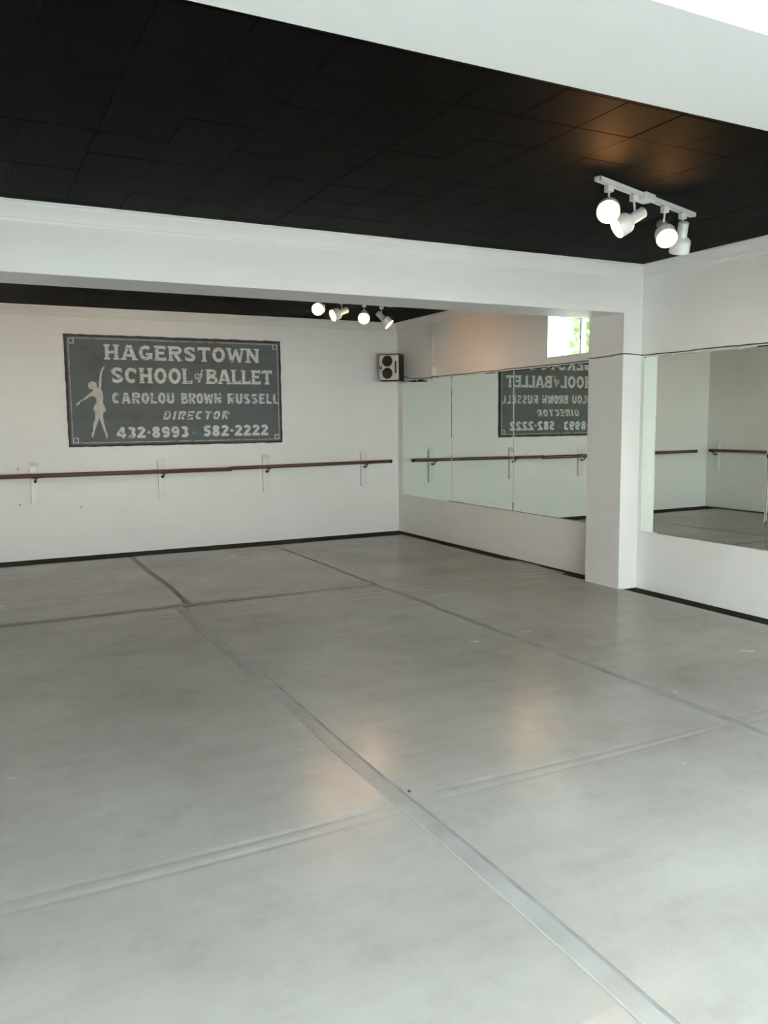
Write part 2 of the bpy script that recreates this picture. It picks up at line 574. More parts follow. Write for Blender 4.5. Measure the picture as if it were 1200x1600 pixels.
# ------------------------------------------------------------------ outside: pavement, leafy shrub
struct('ground', MB().box((-60, -60, -.45), (60, 60, -.26)), M['ground'], label='pale pavement outside the building')
struct('added_street_block', MB().box((-30, -14, -.26), (40, -9, 5.2)), M['facade'], label='unseen grey building added across the street to shape the daylight')  # unseen block, added to cut the low sky and bounce daylight indoors
def leaf_shape(L, wd):
    return [(0, 0, 0), (wd * .7, L * .3, .006), (wd, L * .55, .010), (wd * .5, L * .85, 0), (0, L, -.012), (-wd * .5, L * .85, 0), (-wd, L * .55, .010), (-wd * .7, L * .3, .006), (0, L * .3, -.004), (0, L * .55, -.002), (0, L * .85, -.006)]
LF = [(0, 1, 8), (0, 8, 7), (1, 2, 9, 8), (8, 9, 6, 7), (2, 3, 10, 9), (9, 10, 5, 6), (3, 4, 10), (10, 4, 5)]
def shrub(loc, rx, ry, z0, z1, n, seed, label):
    random.seed(seed)
    root = empty('leafy_shrub', (loc[0], loc[1], -.26))
    tag(root, label, 'shrub')
    st = MB()
    tips = []
    for k in range(9):
        a = random.uniform(0, 6.28)
        p = V((random.uniform(-.08, .08), random.uniform(-.08, .08), 0))
        pts, rad = [p], [.028]
        e = V((math.cos(a) * rx * .75, math.sin(a) * ry * .75, z1 + .2))
        for q in range(1, 7):
            t = q / 6
            pts.append(p.lerp(e, t) + V((random.gauss(0, .05), random.gauss(0, .05), 0)))
            rad.append(.028 * (1 - t * .8))
        st.tube(pts, rad, 7)
    st.build('stem', M['bark'], root)
    fo = MB()
    for k in range(n):
        while True:
            x, y, z = (random.uniform(-1, 1) for _ in range(3))
            if x * x + y * y + z * z < 1:
                break
        p = V((x * rx, y * ry, .26 + (z0 + z1) / 2 + z * (z1 - z0) / 2))
        q = Matrix.Rotation(random.uniform(0, 6.28), 3, 'Z') @ Matrix.Rotation(random.gauss(-.5, .5), 3, 'X') @ Matrix.Rotation(random.gauss(0, .4), 3, 'Y')
        L = random.uniform(.07, .15)
        fo.add([p + q @ V(v) for v in leaf_shape(L, L * random.uniform(.3, .42))], LF, 0, True)
    f = fo.build('foliage', M['leaf'], root)
    f['kind'] = 'stuff'
    return root
shrub((6.75, 7.35), .75, 1.0, 1.5, 3.6, 1500, 2, 'bright green leafy shrub outside the high window')
shrub((9.1, 9.6), 1.0, 1.1, .8, 3.4, 1300, 5, 'paler leafy shrub further off beyond the high window')

# ------------------------------------------------------------------ vinyl dance floor: rolls laid front to back
CREASE = [(1.05, .0012), (1.42, .0010), (2.545, -.0026), (2.615, -.0020), (3.69, -.0016), (4.84, .0016), (5.95, .0012), (6.18, .0018), (7.25, .0012), (8.35, .0010)]
def axis_pts(a, b, step, fine):
    pts = set()
    n = max(2, int((b - a) / step))
    for i in range(n + 1):
        pts.add(round(a + (b - a) * i / n, 4))
    for c, w in fine:
        for k in range(-7, 8):
            q = round(c + k * w, 4)
            if a < q < b:
                pts.add(q)
    return sorted(pts)
def vinyl(x0, x1, y0, y1, seed, label, cuts=()):
    rnd = random.Random(seed)
    ph = [rnd.uniform(0, 6.28) for _ in range(8)]
    amp = {c: (rnd.uniform(.5, 1.1), rnd.uniform(x0, x1), rnd.uniform(-.03, .03)) for c, _ in CREASE}
    X = axis_pts(x0, x1, .07, [(x0, .008), (x1, .008)])
    Y = axis_pts(y0, y1, .08, [(c, .007) for c, _ in CREASE] + [(6.05, .03)])
    vs = []
    def hgt(x, y):
        z = .0014 * math.sin(x * 2.1 + ph[0] + y * .7) * math.sin(y * 1.7 + ph[1]) + .0008 * math.sin(y * 6.1 + ph[2] + math.sin(x * 3 + ph[3]))
        for c, h in CREASE:
            s, xc, sl = amp[c]
            yy = c + .012 * math.sin(x * 2.3 + ph[4]) + sl * (x - x0) * .4
            e = abs(y - yy)
            if e < .08:
                fade = .45 + .55 * math.exp(-((x - xc) / .9) ** 2)
                z += h * s * fade * math.exp(-(e / .012) ** 2)
        # puckers beside the seams near the cross joint
        ex = min(x - x0, x1 - x)
        if 5.6 < y < 6.4:
            z += .0055 * math.exp(-(ex / .28) ** 2) * math.sin((y - 5.6) * 42 + x * 5 + ph[5]) * math.exp(-((y - 6.05) / .22) ** 2)
        # edges lie flat
        return .0012 + z * min(1, max(0, ex - .04) / .08 + .06)
    for y in Y:
        for x in X:
            xx, yy = x, y
            for (ca, cb, cy, dy) in cuts:      # ragged far or right edge
                if ca <= y <= cb and x == X[-1]:
                    xx = x + dy
            vs.append((xx, yy, hgt(x, y)))
    nx, ny = len(X), len(Y)
    fs = [(j * nx + i, j * nx + i + 1, (j + 1) * nx + i + 1, (j + 1) * nx + i) for j in range(ny - 1) for i in range(nx - 1)]
    nt = len(vs)
    rim = [i for i in range(nx)] + [j * nx + nx - 1 for j in range(1, ny)] + [(ny - 1) * nx + i for i in range(nx - 2, -1, -1)] + [j * nx for j in range(ny - 2, 0, -1)]
    lo = {}
    for r in rim:
        lo[r] = len(vs)
        vs.append((vs[r][0], vs[r][1], ZF))
    fs += [(rim[i], rim[(i + 1) % len(rim)], lo[rim[(i + 1) % len(rim)]], lo[rim[i]]) for i in range(len(rim))]
    o = MB().add(vs, fs, 0, True).build('vinyl_floor_roll', M['vinyl'])
    return tag(o, label, 'dance floor', 'grey vinyl dance floor rolls')
xsL, xs1, xs2, xsR = -.46, 1.43, 3.19, 4.90
YV, YJ = 9.04, 6.38
vinyl(xsL, xs1 - .004, .70, YJ - .003, 1, 'long grey vinyl sheet nearest the left side, in front of the cross joint')  # front sheets stop short out of view; bare black sub-floor cuts bounced light
vinyl(xs1 + .004, xs2 - .004, .70, YJ - .003, 2, 'long grey vinyl sheet down the middle of the floor')
vinyl(xs2 + .004, xsR, .70, YV, 3, 'long grey vinyl sheet on the right, running past the pillar', cuts=((5.56, 5.95, 0, .0), (5.95, 6.35, 0, .07), (6.35, 6.75, 0, .10)))
vinyl(xsL, xs1 + .11, YJ + .003, YV, 4, 'short grey vinyl sheet at the back left under the barre')
vinyl(xs1 + .118, xs2 - .004, YJ + .003, YV, 5, 'short grey vinyl sheet at the back middle under the sign')

def tape(pts, w, label, h0=.0040, seed=0, mats=('tape', 'tape_edge', 'tape_pale')):
    rnd = random.Random(seed)
    a, b = V(pts[0]), V(pts[-1])
    n = max(8, int((b - a).length / .12))
    d = (b - a).normalized()
    s = V((-d.y, d.x, 0))
    vs, fs = [], []
    for i in range(n + 1):
        t = i / n
        c = a.lerp(b, t)
        for q in pts[1:-1]:
            pass
        wv = .006 * math.sin(t * n * .35 + seed) + rnd.gauss(0, .0012)
        for e in (-.5, -.30, .40, .5):
            z = ZF + (h0 - ZF if abs(e) < .4 else h0 - ZF - .0022)
            vs.append(c + s * (w * e + wv) + V((0, 0, z + .0003 * math.sin(i * 1.7))))
    for i in range(n):
        for k in range(3):
            fs.append((i * 4 + k, i * 4 + k + 1, i * 4 + k + 5, i * 4 + k + 4))
    # underside
    m = len(vs)
    for i in range(n + 1):
        for k in (0, 3):
            p = vs[i * 4 + k]
            vs.append((p[0], p[1], ZF + .002))
    for i in range(n):
        for k, off in ((0, 0), (3, 1)):
            fs.append((i * 4 + k, (i + 1) * 4 + k, m + (i + 1) * 2 + off, m + i * 2 + off))
    mb = MB().add(vs, fs, 0, True)
    for i in range(n):
        mb.m[i * 3], mb.m[i * 3 + 2] = 1, 2
    o = mb.build('seam_tape', [M[q] for q in mats])
    return tag(o, label, 'floor tape', 'tape strips over the vinyl joints')
tape([(1.40, .74, 0), (1.43, YJ - .02, 0)], .085, 'wide tape strip over the long central floor joint', seed=1)
tape([(1.545, YJ + .06, 0), (1.56, YV - .02, 0)], .05, 'tape strip over the back left joint beneath the sign', seed=2, mats=('tape_dark',) * 3)
tape([(3.19, .74, 0), (3.19, YJ - .05, 0)], .05, 'narrow tape strip over the front stretch of the right floor joint', seed=3, mats=('tape_edge',) * 3)
tape([(3.19, YJ - .01, 0), (3.19, YV - .02, 0)], .045, 'dark tape strip over the back stretch of the right floor joint', seed=6, mats=('tape_dark',) * 3)
tape([(xsL + .02, YJ, 0), (xs2 - .03, YJ + .01, 0)], .045, 'tape strip across the floor joining the front and back sheets', seed=4, mats=('tape_dark',) * 3)
cr = MB().lathe([(-.004, .003), (0, .007), (.004, .004)], (1.463, 2.655, .009), (0, 0, 1), 8).build('floor_crumb', M['black'], origin=(1.463, 2.655, .003))
tag(cr, 'tiny black crumb lying on the grey floor', 'crumb')

# ------------------------------------------------------------------ mirrors
MZ0, MZ1 = .49, 1.94
def mirror(y0, y1, label, clips, group):
    th = .008
    m = MB()
    x0, x1 = XR - .0005 - th, XR - .0005
    b = .008
    # slim bevelled edge around the silvered face
    vs = [(x1, y0, MZ0), (x1, y1, MZ0), (x1, y1, MZ1), (x1, y0, MZ1), (x0 + .002, y0, MZ0), (x0 + .002, y1, MZ0), (x0 + .002, y1, MZ1), (x0 + .002, y0, MZ1),
          (x0, y0 + b, MZ0 + b), (x0, y1 - b, MZ0 + b), (x0, y1 - b, MZ1 - b), (x0, y0 + b, MZ1 - b)]
    m.add(vs, [(8, 9, 10, 11)], 0)
    o2 = len(m.v)
    fs = [(0, 1, 2, 3)]
    bev = []
    for i in range(4):
        j = (i + 1) % 4
        fs.append((i, j, j + 4, i + 4))
        bev.append((i + 4, j + 4, j + 8, i + 8))
    m.add(vs, fs, 1)
    m.add(vs, bev, 0)
    org = (XR, (y0 + y1) / 2, MZ0)
    o = m.build('wall_mirror', [M['mirror'], M['edge']], origin=org)
    tag(o, label, 'mirror', group)
    for yc, top in clips:
        zc = MZ1 if top else MZ0
        s = 1 if top else -1
        c = MB().box((XR - .014, yc - .012, zc - .012), (XR - .0095, yc + .012, zc + .012)).box((XR - .014, yc - .012, zc + s * .002), (XR - .0005, yc + .012, zc + s * .012))
        co = c.build('clip', M['white_plastic'], origin=(XR, yc, zc))
        co.parent = o
        co.location = V((XR, yc, zc)) - V(org)
    return o
mirror(8.090, 9.285, 'tall frameless mirror nearest the back corner under the speaker', [(8.9, 1), (8.4, 1)], 'mirrors of the back bay')
mirror(6.893, 8.086, 'frameless mirror in the middle of the back bay, below the outlet box', [(7.75, 1), (7.2, 1)], 'mirrors of the back bay')
mirror(5.700, 6.889, 'frameless mirror beside the pillar, reflecting the sign, under the window', [(6.6, 1), (6.0, 1)], 'mirrors of the back bay')
mirror(3.890, 5.094, 'frameless mirror to the right of the pillar reflecting the room corner', [(4.80, 1), (4.16, 1)], 'mirrors of the middle bay')
mirror(2.690, 3.886, 'frameless mirror cut by the right edge of the picture', [(3.5, 1), (3.0, 1)], 'mirrors of the middle bay')

# ------------------------------------------------------------------ ballet barres and their wall brackets
BX, BZ = 9.30, .912
def rail(name, p0, p1, r, mat, label, ends):
    a, b = V(p0), V(p1)
    o = MB().lathe([(0, r * .8), (.004, r), ((b - a).length - .004, r), ((b - a).length, r * .8)], (0, 0, 0), b - a, 20).build(name, mat)
    o.location = a
    tag(o, label, 'barre', 'wooden ballet barres')
    for e in ends:
        q = V((0, 0, 0)) if e == 0 else b - a
        d = (b - a).normalized() * (1 if e else -1)
        MB().lathe([(-.035, r * 1.05), (0, r * 1.05), (.004, r * .8)], q, d, 20).build('end_cap', M['cap_black'], o)
    return o
rail('ballet_barre', (-.29, 9.300, .906), (2.79, 9.296, .899), .0235, M['wood'], 'long brown barre on the back wall, left of the joint', (0,))
rail('ballet_barre', (2.755, 9.306, .908), (4.905, 9.300, .923), .021, M['wood'], 'brown barre on the back wall, ending near the mirrors', (1,))
rail('ballet_barre', (XL + .12, 3.0, .915), (XL + .12, 9.26, .915), .0235, M['wood_y'], 'dark barre along the left wall, seen in the pillar mirror', (1,))

def make_bracket():
    # built against a wall whose surface is y=0, room side towards -y, origin at barre height on the wall
    root = empty('barre_bracket', (0, 0, 0))
    h0, h1, w, t = -.305, .145, .090, .038
    poly = [V((-w / 2, -.0005, h0)), V((-w / 2, -t, h0)), V((-w / 2, -t, h1 - .052)), V((-w / 2, -.004, h1)), V((-w / 2, -.0005, h1))]
    MB().prism(poly, (0, 0, 0), (w, 0, 0)).build('backing_board', M['trim'], root)
    MB().lathe([(0, .016), (.003, .016), (.006, .008), (.02, .007)], (0, -t, -.062), (0, -1, 0), 16).build('rosette', M['iron'], root)
    arm = [(0, -t - .012, -.062), (0, -t - .04, -.066), (0, -t - .062, -.056), (0, -t - .076, -.040), (0, -t - .080, -.024)]
    MB().tube(arm, [.0075, .0075, .0075, .007, .008], 10).build('arm', M['iron'], root)
    MB().prism([V((-.03, -t - .094, -.0265)), V((-.03, -t - .066, -.0265)), V((-.03, -t - .064, -.022)), V((-.03, -t - .096, -.022))], (0, 0, 0), (.06, 0, 0)).build('saddle', M['iron'], root)
    for z in (.11 - .03, -.26):
        MB().lathe([(0, .006), (.0015, .005)], (.012, -t + .0002, z), (0, -1, 0), 8).build('screw_head', M['steel'], root)
    return root
br0 = make_bracket()
spots = [(.668, .9018, 0, 'white barre bracket furthest left on the back wall'), (2.003, .8990, 0, 'white barre bracket below the left half of the sign'),
         (3.245, .9120, 0, 'white barre bracket below the right end of the sign'), (4.555, .9210, 0, 'white barre bracket nearest the mirrors on the back wall')]
for i, (x, z, r, lab) in enumerate(spots):
    o = br0 if i == 0 else copy_tree(br0)
    o.location = (x, YB, z - .0005)
    tag(o, lab, 'bracket', 'barre brackets')
for y, lab in ((9.20, 'white barre bracket on the left wall at the corner, seen mirrored'), (7.85, 'second white barre bracket on the left wall from the corner'),
               (6.5, 'third white barre bracket on the left wall from the corner')):
    o = copy_tree(br0)
    o.location = (XL, y, .9110)
    o.rotation_euler = (0, 0, math.radians(90))
    tag(o, lab, 'bracket', 'barre brackets')

# old nails in the back wall
for x, z, lab in ((.507, .976, 'tiny dark nail above the barre left of the leftmost bracket'), (.506, .596, 'tiny dark nail low down beside the leftmost bracket'), (1.12, .54, 'tiny dark nail low on the wall below the dancer')):
    nl = MB().lathe([(0, .004), (.005, .004), (.006, .0075), (.008, .006)], (x, YB - .0002, z), (0, -1, 0), 10).build('nail', M['iron'], origin=(x, YB, z))
    tag(nl, lab, 'nail', 'old nails in the back wall')

# ------------------------------------------------------------------ sign on the back wall
SW, SH = 2.437, 1.206
SO = V((1.027, YB - .022, 1.194))     # lower left corner of the face
sign = empty('painted_sign', (SO.x + SW / 2, YB, SO.z))
tag(sign, 'weathered slate-grey painted sign with white lettering and a dancer silhouette', 'sign')
def spart(mb, name, mat, parent=sign, bevel=0, label=None):
    o = mb.build(name, mat, bevel=bevel)
    o.parent = parent
    o.matrix_parent_inverse = Matrix.Identity(4)
    o.location = SO - V(sign.location)
    if label:
        o['label'] = label
    return o
rag = MB()
rnd = random.Random(9)
edge = []
for k in range(40): edge.append((SW * k / 40, rnd.uniform(-.004, .003)))
for k in range(20): edge.append((SW + rnd.uniform(-.003, .004), SH * k / 20))
for k in range(40): edge.append((SW * (1 - k / 40), SH + rnd.uniform(-.003, .004)))
for k in range(20): edge.append((rnd.uniform(-.004, .003), SH * (1 - k / 20)))
rag.prism([V((u, .006, v)) for u, v in edge], (0, .006, 0), (0, .0215, 0))
spart(rag, 'board_rim', M['board_rim'], label='dark brown ragged rim of the board')
spart(MB().box((.022, 0, .022), (SW - .022, .010, SH - .022)), 'board', M['board'])

Y1 = -.0012   # lettering stands a hair proud
def flat_poly(mb, pts, y=Y1):
    mb.prism([V((u, y, v)) for u, v in pts], (0, y, 0), (0, .0004, 0))
def stroke(mb, pts, t, closed=False, y=Y1, w2=None):
    """polyline with mitred joins, t thickness (may be list)"""
    n = len(pts)
    P = [V((p[0], p[1])) for p in pts]
    L, R = [], []
    for i in range(n):
        if closed:
            a, b = P[(i - 1) % n], P[(i + 1) % n]
            d0, d1 = (P[i] - a).normalized(), (b - P[i]).normalized()
        else:
            d0 = (P[i] - P[i - 1]).normalized() if i else (P[1] - P[0]).normalized()
            d1 = (P[i + 1] - P[i]).normalized() if i < n - 1 else d0
        tt = t[i] if isinstance(t, list) else t
        n0, n1 = V((-d0.y, d0.x)), V((-d1.y, d1.x))
        mm = (n0 + n1)
        if mm.length < 1e-4: mm = n0
        mm.normalize()
        k = tt / 2 / max(.4, mm.dot(n0))
        L.append(P[i] + mm * k)
        R.append(P[i] - mm * k)
    cnt = n if closed else n - 1
    for i in range(cnt):
        j = (i + 1) % n
        vs = [(q.x, yy, q.y) for yy in (y, .0004) for q in (L[i], L[j], R[j], R[i])]
        mb.add(vs, [(0, 1, 2, 3), (4, 7, 6, 5), (0, 4, 5, 1), (2, 6, 7, 3), (1, 5, 6, 2), (3, 7, 4, 0)])
def arc(cx, cy, rx, ry, a0, a1, n=14):
    return [(cx + rx * math.cos(math.radians(a0 + (a1 - a0) * i / n)), cy + ry * math.sin(math.radians(a0 + (a1 - a0) * i / n))) for i in range(n + 1)]

def glyph(ch, t, serif, w=None):
    """strokes in a box of height 1: returns (width, [(pts, closed, thickness)])"""
    h = t / 2
    st, W_ = [], .72
    sf = []
    def s(*pts, cl=False, th=t): st.append((list(pts), cl, th))
    def feet(*ps):
        if serif:
            for x, y in ps:
                e = .055 if y < .5 else -.055
                sf.append((x, y, e))
    if ch == 'H':
        W_ = .82; s((h + .05, 0), (h + .05, 1)); s((W_ - h - .05, 0), (W_ - h - .05, 1)); s((h, .5), (W_ - h, .5), th=t * .8)
        feet((h + .05, 0), (h + .05, 1), (W_ - h - .05, 0), (W_ - h - .05, 1))
    elif ch == 'A':
        W_ = .84; s((h * .9, 0), (W_ / 2 - .05, 1), th=t * .85); s((W_ - h * 1.1, 0), (W_ / 2 + .03, 1), th=t * 1.1); s((.22, .30), (W_ - .22, .30), th=t * .7)
        feet((h, 0), (W_ - h, 0))
    elif ch in 'GC':
        W_ = .76; s(*arc(W_ / 2, .5, W_ / 2 - h, .5 - h, 45, 315, 20))
        if ch == 'G':
            s((W_ - h, .08), (W_ - h, .46)); s((W_ * .52, .42), (W_, .42), th=t * .75)
        elif serif:
            s((W_ - h - .01, .62), (W_ - h - .01, .92), th=t * .55)
    elif ch == 'E':
        W_ = .66; s((h + .03, 0), (h + .03, 1)); s((.03, h * .85), (W_, h * .85), th=t * .85); s((.03, 1 - h * .85), (W_ - .03, 1 - h * .85), th=t * .85); s((.1, .52), (W_ - .12, .52), th=t * .75)
        if serif:
            s((W_ - .035, 0), (W_ - .035, .27), th=.07); s((W_ - .065, .75), (W_ - .065, 1), th=.07); s((W_ - .15, .40), (W_ - .15, .64), th=.06)
            feet((h + .03, 0), (h + .03, 1))
    elif ch == 'L':
        W_ = .62; s((h + .03, 0), (h + .03, 1)); s((.03, h * .85), (W_, h * .85), th=t * .85)
        if serif: s((W_ - .035, 0), (W_ - .035, .28), th=.07)
        feet((h + .03, 0), (h + .03, 1))
    elif ch == 'R':
        W_ = .78; s((h + .03, 0), (h + .03, 1)); s((.1, 1 - h * .8), *arc(W_ - .30, .735, .25 - h * .3, .265 - h * .8, 90, -90, 12), (.1, .47 + h * .8), th=t * .85); s((.36, .48), (W_ - h, 0), th=t)
        feet((h + .03, 0), (h + .03, 1), (W_ - h, 0))
    elif ch == 'B':
        W_ = .74; s((h + .03, 0), (h + .03, 1)); s((.1, 1 - h * .8), *arc(W_ - .33, .76, .24 - h * .3, .24 - h * .8, 90, -90, 12), (.1, .52), th=t * .8); s((.1, .52), *arc(W_ - .31, .27, .29 - h * .4, .27 - h * .8, 90, -90, 12), (.1, h * .8), th=t * .85)
        feet((h + .03, 0), (h + .03, 1))
    elif ch == 'D':
        W_ = .76; s((h + .03, 0), (h + .03, 1)); s((.06, 1 - h * .85), *arc(W_ - .42, .5, .42 - h, .5 - h * .85, 90, -90, 16), (.06, h * .85), th=t * .9)
        feet((h + .03, 0), (h + .03, 1))
    elif ch == 'S':
        W_ = .70
        top = arc(W_ / 2, .74, W_ / 2 - h, .26 - h * .9, 25, 270, 16)
        bot = arc(W_ / 2, .27, W_ / 2 - h, .27 - h * .9, 90, -155, 16)
        s(*top[:-1], (W_ / 2, .505), *bot[1:], th=t * .95)
        if serif:
            s((W_ - h * .9, .66), (W_ - h * .9, .95), th=.07); s((h * .9, .05), (h * .9, .34), th=.07)
    elif ch == 'T':
        W_ = .74; s((W_ / 2, 0), (W_ / 2, 1)); s((0, 1 - h * .85), (W_, 1 - h * .85), th=t * .85)
        if serif: s((.035, .74), (.035, 1), th=.07); s((W_ - .035, .74), (W_ - .035, 1), th=.07)
        feet((W_ / 2, 0))
    elif ch == 'O':
        W_ = .78 if serif else .74; s(*arc(W_ / 2, .5, W_ / 2 - h, .5 - h * .85, 0, 360, 26)[:-1], cl=True)
    elif ch == 'U':
        W_ = .72; s((h, 1), (h, .33), *arc(W_ / 2, .33, W_ / 2 - h, .33 - h * .85, 180, 360, 14), (W_ - h, 1))
        feet((h, 1), (W_ - h, 1))
    elif ch == 'W':
        W_ = 1.06; s((h * .9, 1), (.29, 0), th=t); s((.29, 0), (W_ / 2, .86), th=t * .7); s((W_ / 2, .92), (W_ - .29, 0), th=t); s((W_ - .29, 0), (W_ - h * .9, 1), th=t * .7)
        feet((h * .9, 1), (W_ - h * .9, 1))
    elif ch == 'N':
        W_ = .80; s((h * .8 + .03, 0), (h * .8 + .03, 1), th=t * .85); s((W_ - h * .8 - .03, 0), (W_ - h * .8 - .03, 1), th=t * .85); s((h * .9, 1 - h * .3), (W_ - h * .9, h * .3), th=t * 1.05)
        feet((h * .8 + .03, 0), (h * .8 + .03, 1), (W_ - h - .03, 1))
    elif ch == 'I':
        W_ = t + .1; s((W_ / 2, 0), (W_ / 2, 1)); feet((W_ / 2, 0), (W_ / 2, 1))
    elif ch == '4':
        W_ = .74; s((W_ * .68, 0), (W_ * .68, 1)); s((W_ * .62, .98), (.05, .33), th=t * .8); s((0, .29), (W_, .29), th=t * .85)
    elif ch == '3':
        W_ = .66; s(*arc(W_ / 2 - .02, .755, W_ / 2 - h, .245 - h * .85, 150, -80, 14)); s(*arc(W_ / 2 - .02, .275, W_ / 2 - h + .02, .275 - h * .85, 85, -150, 14))
    elif ch == '2':
        W_ = .68; s(*arc(W_ / 2 - .01, .72, W_ / 2 - h, .28 - h * .85, 165, -35, 14), (h * .9, h * .9)); s((.0, h * .85), (W_, h * .85), th=t * .9)
    elif ch == '8':
        W_ = .68; s(*arc(W_ / 2, .75, W_ / 2 - h - .02, .25 - h * .8, 0, 360, 18)[:-1], cl=True, th=t * .92); s(*arc(W_ / 2, .27, W_ / 2 - h, .27 - h * .8, 0, 360, 18)[:-1], cl=True, th=t * .95)
    elif ch == '9':
        W_ = .68; s(*arc(W_ / 2, .68, W_ / 2 - h, .32 - h * .85, 0, 360, 18)[:-1], cl=True, th=t * .95); s((W_ - h, .68), *arc(W_ / 2, .42, W_ / 2 - h, .42 - h * .85, 0, -140, 12))
    elif ch == '5':
        W_ = .66; s((W_ - .03, 1 - h * .85), (.10, 1 - h * .85), th=t * .9); s((.10 + h * .7, 1), (.06 + h * .7, .52), th=t * .85); s(*arc(W_ / 2 - .02, .33, W_ / 2 - h + .02, .33 - h * .85, 130, -150, 16))
    elif ch == '-':
        W_ = .30; s((.02, .5), (.28, .5), th=.2)
    elif ch == ' ':
        W_ = .42
    for x, y, e in sf:
        s((x - h - .06, y + e * .8), (x + h + .06, y + e * .8), th=.10)
    return W_, st

def line_of_text(txt, u0, u1, v0, v1, t, serif, mat, gap=.10, slant=0., heights=None):
    h = v1 - v0
    gl = [glyph(c, t, serif) for c in txt]
    total = sum(g[0] for g in gl) + gap * (len(gl) - 1)
    sx_ = (u1 - u0) / total
    x = 0
    k = 0
    for ch, (w, st) in zip(txt, gl):
        mb = MB()
        for pts, cl, th in st:
            P = [(u0 + (x + px) * sx_ + slant * h * (py - .5), v0 + py * h) for px, py in pts]
            k += 1
            stroke(mb, P, th * (sx_ + h) / 2, cl, Y1 - k * .000004)
        x += w + gap
        spart(mb, 'hyphen' if ch == '-' else 'letter', mat)
line_of_text('HAGERSTOWN', .405, 2.163, .946, 1.106, .215, True, M['letter'], gap=.12)
line_of_text('SCHOOL', .470, 1.360, .692, .860, .22, True, M['letter'], gap=.10)
line_of_text('BALLET', 1.522, 2.322, .694, .858, .22, True, M['letter'], gap=.07)
line_of_text('CAROLOU', .468, 1.147, .468, .588, .25, False, M['letter_faded'], gap=.12)
line_of_text('BROWN', 1.223, 1.693, .466, .586, .25, False, M['letter_faded'], gap=.10)
line_of_text('RUSSELL', 1.765, 2.393, .464, .584, .25, False, M['letter_faded'], gap=.14)
line_of_text('DIRECTOR', 1.020, 1.780, 0.286, .382, .25, False, M['letter_faded'], gap=.18, slant=.28)
line_of_text('432-8993', .500, 1.295, .087, .208, .25, False, M['letter'], gap=.11)
line_of_text('582-2222', 1.466, 2.256, .092, .215, .25, False, M['letter'], gap=.11)
# the small script "of" and "or"
mb = MB()
stroke(mb, arc(1.415, .778, .020, .028, 100, 440, 18), .012)
stroke(mb, [(1.430, .800), (1.446, .797), (1.456, .803)], .009)
stroke(mb, [(1.490, .846), (1.483, .853), (1.474, .845), (1.462, .795), (1.448, .728), (1.440, .712), (1.430, .722), (1.438, .742), (1.468, .775), (1.478, .785)], .012)
stroke(mb, [(1.444, .797), (1.486, .800)], .010)
spart(mb, 'script_lettering', M['letter'])
mb = MB()
stroke(mb, arc(1.352, .136, .014, .019, 0, 360, 14)[:-1], .008, True)
stroke(mb, [(1.376, .160), (1.378, .118)], .009)
stroke(mb, [(1.378, .148), (1.386, .158), (1.396, .156)], .008)
spart(mb, 'script_lettering', M['letter_faint'])
# silhouette of a dancer
DN = [(.402, .872), (.404, .859), (.381, .82), (.367, .755), (.364, .678), (.356, .623), (.37, .59), (.376, .535), (.37, .469), (.38, .447), (.394, .409), (.396, .381), (.371, .378), (.363, .326), (.371, .26), (.388, .171), (.402, .137), (.402, .093), (.387, .09), (.379, .132), (.353, .216), (.33, .293), (.32, .315), (.311, .277), (.283, .206), (.262, .14), (.252, .107), (.236, .099), (.235, .14), (.25, .162), (.259, .25), (.28, .299), (.284, .371), (.264, .404), (.279, .448), (.304, .486), (.301, .519), (.279, .546), (.242, .546), (.199, .518), (.14, .486), (.118, .453), (.091, .448), (.09, .456), (.119, .486), (.157, .508), (.222, .562), (.254, .59), (.276, .609), (.272, .62), (.24, .622), (.224, .649), (.227, .682), (.255, .704), (.286, .704), (.312, .688), (.315, .656), (.312, .639), (.33, .639), (.339, .71), (.353, .787), (.372, .842)]
mb = MB()
flat_poly(mb, DN)
spart(mb, 'dancer_silhouette', M['dancer'])
# thin border line with little squares in the corners
I, Q, LW = .046, .050, .010
mb = MB()
stroke(mb, [(I + Q, I - .004), (SW - I - Q, I - .004)], LW)
stroke(mb, [(I + Q, SH - I + .004), (SW - I - Q, SH - I + .004)], LW)
stroke(mb, [(I - .004, I + Q), (I - .004, SH - I - Q)], LW)
stroke(mb, [(SW - I + .004, I + Q), (SW - I + .004, SH - I - Q)], LW)
spart(mb, 'border_line', M['pinkline'])
for u, v in ((I, I), (SW - I - Q, I), (I, SH - I - Q), (SW - I - Q, SH - I - Q)):
    mb = MB()
    stroke(mb, [(u, v), (u + Q, v), (u + Q, v + Q), (u, v + Q)], LW, True)
    spart(mb, 'corner_square', M['letter'])

